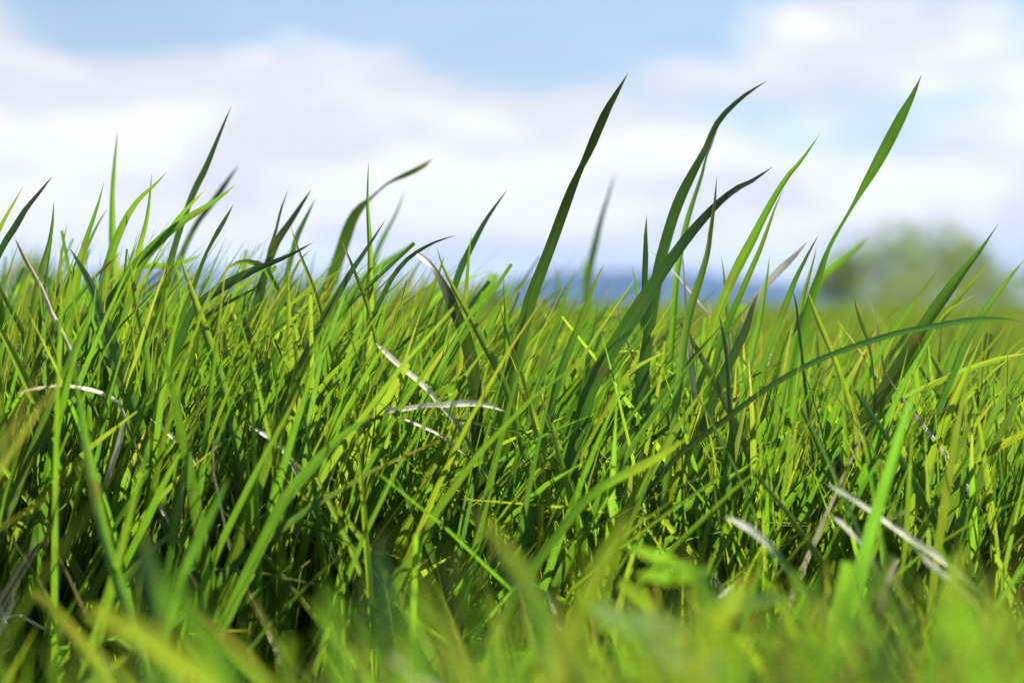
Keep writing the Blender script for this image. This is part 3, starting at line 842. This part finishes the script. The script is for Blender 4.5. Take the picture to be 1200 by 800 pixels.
    # pigment
    k = r.random((n, 1))
    k = np.where(((x[:, None] > 0.02) | (y[:, None] < 0.6)) & (r.random((n, 1)) < 0.35), 0.6, k)     # yellower patch at right; front blades yellowed in place of sunlight on them
    k2 = r.random((n, 1))
    base = np.where(k < 0.54, GREEN, np.where(k < 0.76, YELLOW, np.where(k < 0.90, DARK, BLUE)))
    other = np.where(k2 < 0.5, GREEN, YELLOW)
    q = r.random((n, 1)) * 0.6
    base = (base * (1 - q) + other * q) * r.uniform(0.8, 1.15, (n, 1)) * np.concatenate([r.uniform(0.85, 1.15, (n, 1)), np.ones((n, 1)), r.uniform(0.7, 1.3, (n, 1))], 1)
    dry = np.where(r.random((n, 1)) < 0.55, STRAW, np.where(r.random((n, 1)) < 0.5, TAN, SILVER)) * r.uniform(0.6, 1.05, (n, 1))
    base = np.where(isdry[:, None], dry, base)
    col = np.repeat(base[:, None, :], segs + 1, 1)
    tipdry = ((r.random((n, 1)) < 0.3) & (cut <= 1.0)) * np.clip((s[None, :] - 0.86) / 0.14, 0, 1)
    col = col * (1 - 0.8 * tipdry[..., None]) + TIP * 0.8 * tipdry[..., None]
    bs = (np.clip((0.2 - s) / 0.2, 0, 1) * 0.45)[None, :, None]
    col = col * (1 - bs) + np.array([0.24, 0.24, 0.11]) * bs
    tint = np.repeat(col[:, :, None, :], cols, 2).reshape(-1, 3)
    return V.reshape(-1, 3), F, uv, tint, np.repeat(isdry, len(f)).astype(np.int32)


def line_top(px_x):
    """Height (image row) the thick of the sward reaches in the sharp layer, along the picture."""
    return np.interp(px_x, [-600, 0, 120, 250, 330, 430, 520, 600, 700, 760, 860, 960, 1060, 1200, 1800],
                     [268, 268, 272, 280, 298, 296, 322, 362, 368, 346, 340, 348, 372, 374, 368])


def h_sharp(x, y, r):
    px = 600 + x / y * FPX
    top = CAM_H - (line_top(px) - HORIZON) * y / FPX
    n = len(x)
    q = 1 - np.abs(r.normal(0, 0.24, n)) - 0.05 * (np.sin(x * 95) * np.sin(y * 60) > 0.2)
    h = top * np.clip(q, 0.3, 1.0)
    return h + r.normal(0, 0.006, n)


def h_behind(x, y, r):
    n = len(x)
    px = 600 + x / y * FPX
    row = np.interp(px, [-800, 100, 330, 450, 600, 900, 1200, 2000], [322, 322, 338, 352, 384, 394, 402, 402])
    top = CAM_H - (row - HORIZON) * y / FPX
    top = np.clip(top, 0.145, 0.232)
    return top * np.clip(1 - np.abs(r.normal(0, 0.16, n)), 0.4, 1) + r.normal(0, 0.004, n)


def h_front(x, y, r):
    n = len(x)
    px = 600 + x / y * FPX
    row = np.interp(px, [-900, 0, 180, 320, 420, 560, 650, 720, 800, 900, 1200, 2100], [700, 700, 700, 655, 610, 610, 585, 560, 555, 560, 565, 560])
    row = row + np.clip((0.62 - y) * 230, -10, 120)
    top = CAM_H - (row - HORIZON) * y / FPX
    return np.clip(top, 0.03, 0.21) * np.clip(1 - np.abs(r.normal(0, 0.2, n)), 0.35, 1)


def front_edge(x, y):
    """Where the dense part of the sward begins: it steps back a little where straws lie in the open."""
    px = 600 + x / y * FPX
    return np.interp(px, [0, 60, 120, 240, 340, 400, 440, 590, 640, 1200], [0.79, 0.79, 0.81, 0.81, 0.79, 0.79, 0.835, 0.835, 0.79, 0.79])


def in_view(x, y, m):
    return np.abs(x) < 0.262 * y + m


parts = []
# sharp layer
parts.append(sward(15000, (-0.36, 0.38), (0.72, 1.12), lambda x, y: in_view(x, y, 0.05) * np.where(x < -0.06, 1.0, 0.66) * np.where((x > 0.07) & (y > 0.97), 0.4, 1.0) * np.where(y < front_edge(x, y), 0.12, 1.0), 21, 9, 3, h_sharp,
                   lambda x, y, r: np.clip(r.gamma(6, 0.00078, len(x)), 0.0015, 0.0082), 0.15, lean_sd=0.29, straw=0.04))
# finer blades crossing every way among them
parts.append(sward(8500, (-0.36, 0.38), (0.74, 1.05), lambda x, y: in_view(x, y, 0.05) * np.where(y < front_edge(x, y), 0.15, 1.0), 31, 7, 3,
                   lambda x, y, r: h_sharp(x, y, r) * r.uniform(0.55, 0.98, len(x)),
                   lambda x, y, r: np.clip(r.gamma(6, 0.00058, len(x)), 0.0012, 0.006), 0.02, lean_sd=0.52, straw=0.05, clump=0.3))
# the ragged top edge of the thick clump
parts.append(sward(650, (-0.32, -0.03), (0.78, 1.0), lambda x, y: in_view(x, y, 0.03) * 1.0, 32, 9, 3,
                   lambda x, y, r: h_sharp(x, y, r) * 0 + CAM_H - (line_top(600 + x / y * FPX) - HORIZON - r.uniform(-25, 34, len(x))) * y / FPX,
                   lambda x, y, r: np.clip(r.gamma(6, 0.0006, len(x)), 0.0016, 0.006), 0.3, lean_sd=0.2, straw=0.02))
# the layers behind it
parts.append(sward(9500, (-0.7, 0.7), (1.05, 2.4), lambda x, y: in_view(x, y, 0.08) * 1.0, 22, 7, 3, h_behind,
                   lambda x, y, r: np.clip(r.gamma(6, 0.0008, len(x)), 0.0015, 0.008), 0.2, straw=0.03))
# scattered taller blades that break the field's edge
parts.append(sward(1100, (-0.7, 0.7), (1.05, 2.6), lambda x, y: in_view(x, y, 0.08) * np.where(x > 0.12 * y, 0.12, 1.0), 33, 8, 3,
                   lambda x, y, r: CAM_H + r.uniform(-0.03, 0.022, len(x)) * np.where(r.random(len(x)) < 0.8, 1, 1.5),
                   lambda x, y, r: np.clip(r.gamma(6, 0.0008, len(x)), 0.002, 0.008), 0.22, lean_sd=0.25, straw=0.02))
# soft foreground
parts.append(sward(4600, (-0.25, 0.25), (0.27, 0.62), lambda x, y: in_view(x, y, 0.06) * np.interp(x / y, [-0.25, -0.12, -0.03, 0.03, 0.25], [0.2, 0.26, 0.65, 1.0, 1.0]), 43, 9, 3, h_front,
                   lambda x, y, r: np.clip(r.gamma(6, 0.00066, len(x)), 0.0015, 0.007), 0.05, lean_sd=0.32, straw=0.02))
# under and beside the camera, short
parts.append(sward(5200, (-1.6, 1.6), (-0.8, 0.30), lambda x, y: np.where((np.abs(x) < 0.16) & (y > -0.25), 0.15, 1.0), 24, 4, 3,
                   lambda x, y, r: np.where((np.abs(x) < 0.25), 0.10, 0.17) * r.uniform(0.5, 1.05, len(x)),
                   lambda x, y, r: np.clip(r.gamma(7, 0.0006, len(x)), 0.002, 0.007), 0.2, straw=0.05))
# to both sides of the frame
parts.append(sward(15000, (-1.8, 1.8), (0.28, 2.4), lambda x, y: ~in_view(x, y, 0.05) * 1.0, 25, 5, 3,
                   lambda x, y, r: np.clip(np.where(x < 0, 0.215, 0.195) * (1 - np.abs(r.normal(0, 0.2, len(x)))), 0.06, 0.24),
                   lambda x, y, r: np.clip(r.gamma(7, 0.00062, len(x)), 0.002, 0.0075), 0.22, straw=0.05))
# out into the field
parts.append(sward(26000, (-2.6, 2.6), (2.35, 6.0), lambda x, y: (np.abs(x) < 0.34 * y + 0.5) * 1.0, 26, 4, 2,
                   lambda x, y, r: np.clip(0.195 * (1 - np.abs(r.normal(0, 0.18, len(x)))), 0.05, 0.21),
                   lambda x, y, r: np.clip(r.gamma(7, 0.0009, len(x)), 0.003, 0.011), 0.2, straw=0.05, clump_r=0.07))
parts.append(sward(42000, (-8, 8), (6.0, 20.0), lambda x, y: (np.abs(x) < 0.36 * y + 0.6) * 1.0, 27, 3, 2,
                   lambda x, y, r: np.clip(0.19 * (1 - np.abs(r.normal(0, 0.2, len(x)))), 0.05, 0.20),
                   lambda x, y, r: np.clip(r.gamma(7, 0.002, len(x)), 0.006, 0.022), 0.2, straw=0.06, clump_r=0.12))
AV, AF, AU, AT, AM, off = [], [], [], [], [], 0
for k_, (v, f, u_, c, dry_) in enumerate(parts):
    if k_ >= 8:
        c = c * np.array([0.84, 0.80, 0.9])     # older, drier growth farther out
    AV.append(v); AF.append(f + off); AU.append(u_); AT.append(c); AM.append(dry_); off += len(v)
sw = mesh_obj("grass", np.concatenate(AV), np.concatenate(AF), MAT_GRASS, uv=np.concatenate(AU), tint=np.concatenate(AT))
sw.data.materials.append(MAT_STRAW)
sw.data.polygons.foreach_set("material_index", np.concatenate(AM))
tag(sw, "dense sward of bright green meadow grass filling the field", "grass", kind="stuff")


# ------------------------------------------------------------------ clover in the soft foreground
def clover(label, px, py, dd, n_leaf, seed):
    r = np.random.default_rng(seed)
    d = FOCUS + dd
    c = at(px, py, d)
    base = np.array([c[0], c[1], float(ground_z(c[0], c[1])) - 0.003])
    root = bpy.data.objects.new("clover_plant", None)
    COL.objects.link(root)
    root.location = base
    tag(root, label, "clover", "clover plants low among the grass")
    for k in range(n_leaf):
        top = c - base + np.array([r.normal(0, 0.014), r.normal(0, 0.014), r.uniform(-0.022, 0.006)])
        mid = top * [0.35, 0.35, 0.55] + np.array([r.normal(0, .006), r.normal(0, .006), 0])
        P = smooth_path(np.array([[0, 0, 0], mid, top]), 10)
        V, F = tube(P, np.linspace(0.0011, 0.0007, 10), 5)
        tc_ = np.tile(np.array([0.14, 0.19, 0.06]), (len(V), 1))
        st = mesh_obj("stalk", V, F, MAT_CLOVER, root, uv=np.zeros((len(V), 2)), tint=tc_)
        tilt = r.normal(0, 0.35, 2)
        a0 = r.uniform(0, 6.28)
        for j in range(3):
            a = a0 + j * 2.094
            rr = r.uniform(0.0085, 0.0115)
            ls, cs = np.linspace(0, 1, 7), np.linspace(-1, 1, 5)
            W = 0.62 * np.sin(np.clip(ls * 0.93 + 0.07, 0, 1) * np.pi) ** 0.65
            pts = []
            for q, w_ in zip(ls, W):
                for c_ in cs:
                    notch = 0.10 * (1 - abs(c_)) * (q > 0.95)
                    pts.append(((q - notch) * rr * 1.25, c_ * w_ * rr, abs(c_) * w_ * rr * 0.35 + 0.25 * rr * q * q))
            pts = np.array(pts)
            ca, sa = math.cos(a), math.sin(a)
            X = pts[:, 0] * ca - pts[:, 1] * sa
            Yc = pts[:, 0] * sa + pts[:, 1] * ca
            Zc = pts[:, 2] + X * tilt[0] + Yc * tilt[1]
            V = np.stack([X, Yc, Zc], -1) + top
            i = np.arange(35).reshape(7, 5)
            F = np.stack([i[:-1, :-1], i[:-1, 1:], i[1:, 1:], i[1:, :-1]], -1).reshape(-1, 4)
            uvv = np.stack(np.broadcast_arrays(((cs + 1) / 2)[None, :], ls[:, None]), -1).reshape(-1, 2)
            tn = np.tile((GREEN * .5 + YELLOW * .5) * r.uniform(0.9, 1.2), (35, 1))
            mesh_obj("leaflet", V, F, MAT_CLOVER, root, uv=uvv, tint=tn)
    return root


for i, (px, py, dd, n, lab) in enumerate([
    (772, 690, -.30, 4, "blurred clover plant right of the wide fork of yellow green blades"),
    (745, 765, -.36, 3, "blurred clover leaves at the bottom edge below the wide fork"),
]):
    clover(lab, px, py, dd, n, 300 + i)

# ------------------------------------------------------------------ the air between here and the hills
hv = np.array([(x, y, z) for z in (-4.0, 75.0) for y in (-3400.0, 3400.0) for x in (-3400.0, 3400.0)])
hf = np.array([(0, 2, 3, 1), (4, 5, 7, 6), (0, 1, 5, 4), (2, 6, 7, 3), (0, 4, 6, 2), (1, 3, 7, 5)])
m, t, out = new_mat("blue_air")
pv = N(t, "ShaderNodeVolumePrincipled")
pv.inputs["Color"].default_value = (0.16, 0.40, 1.0, 1)
pv.inputs["Density"].default_value = 0.00014
pv.inputs["Anisotropy"].default_value = 0.2
t.links.new(pv.outputs[0], out.inputs["Volume"])
tag(mesh_obj("haze", hv, hf, m, smooth=False), "thin blue haze over the far field", kind="stuff")
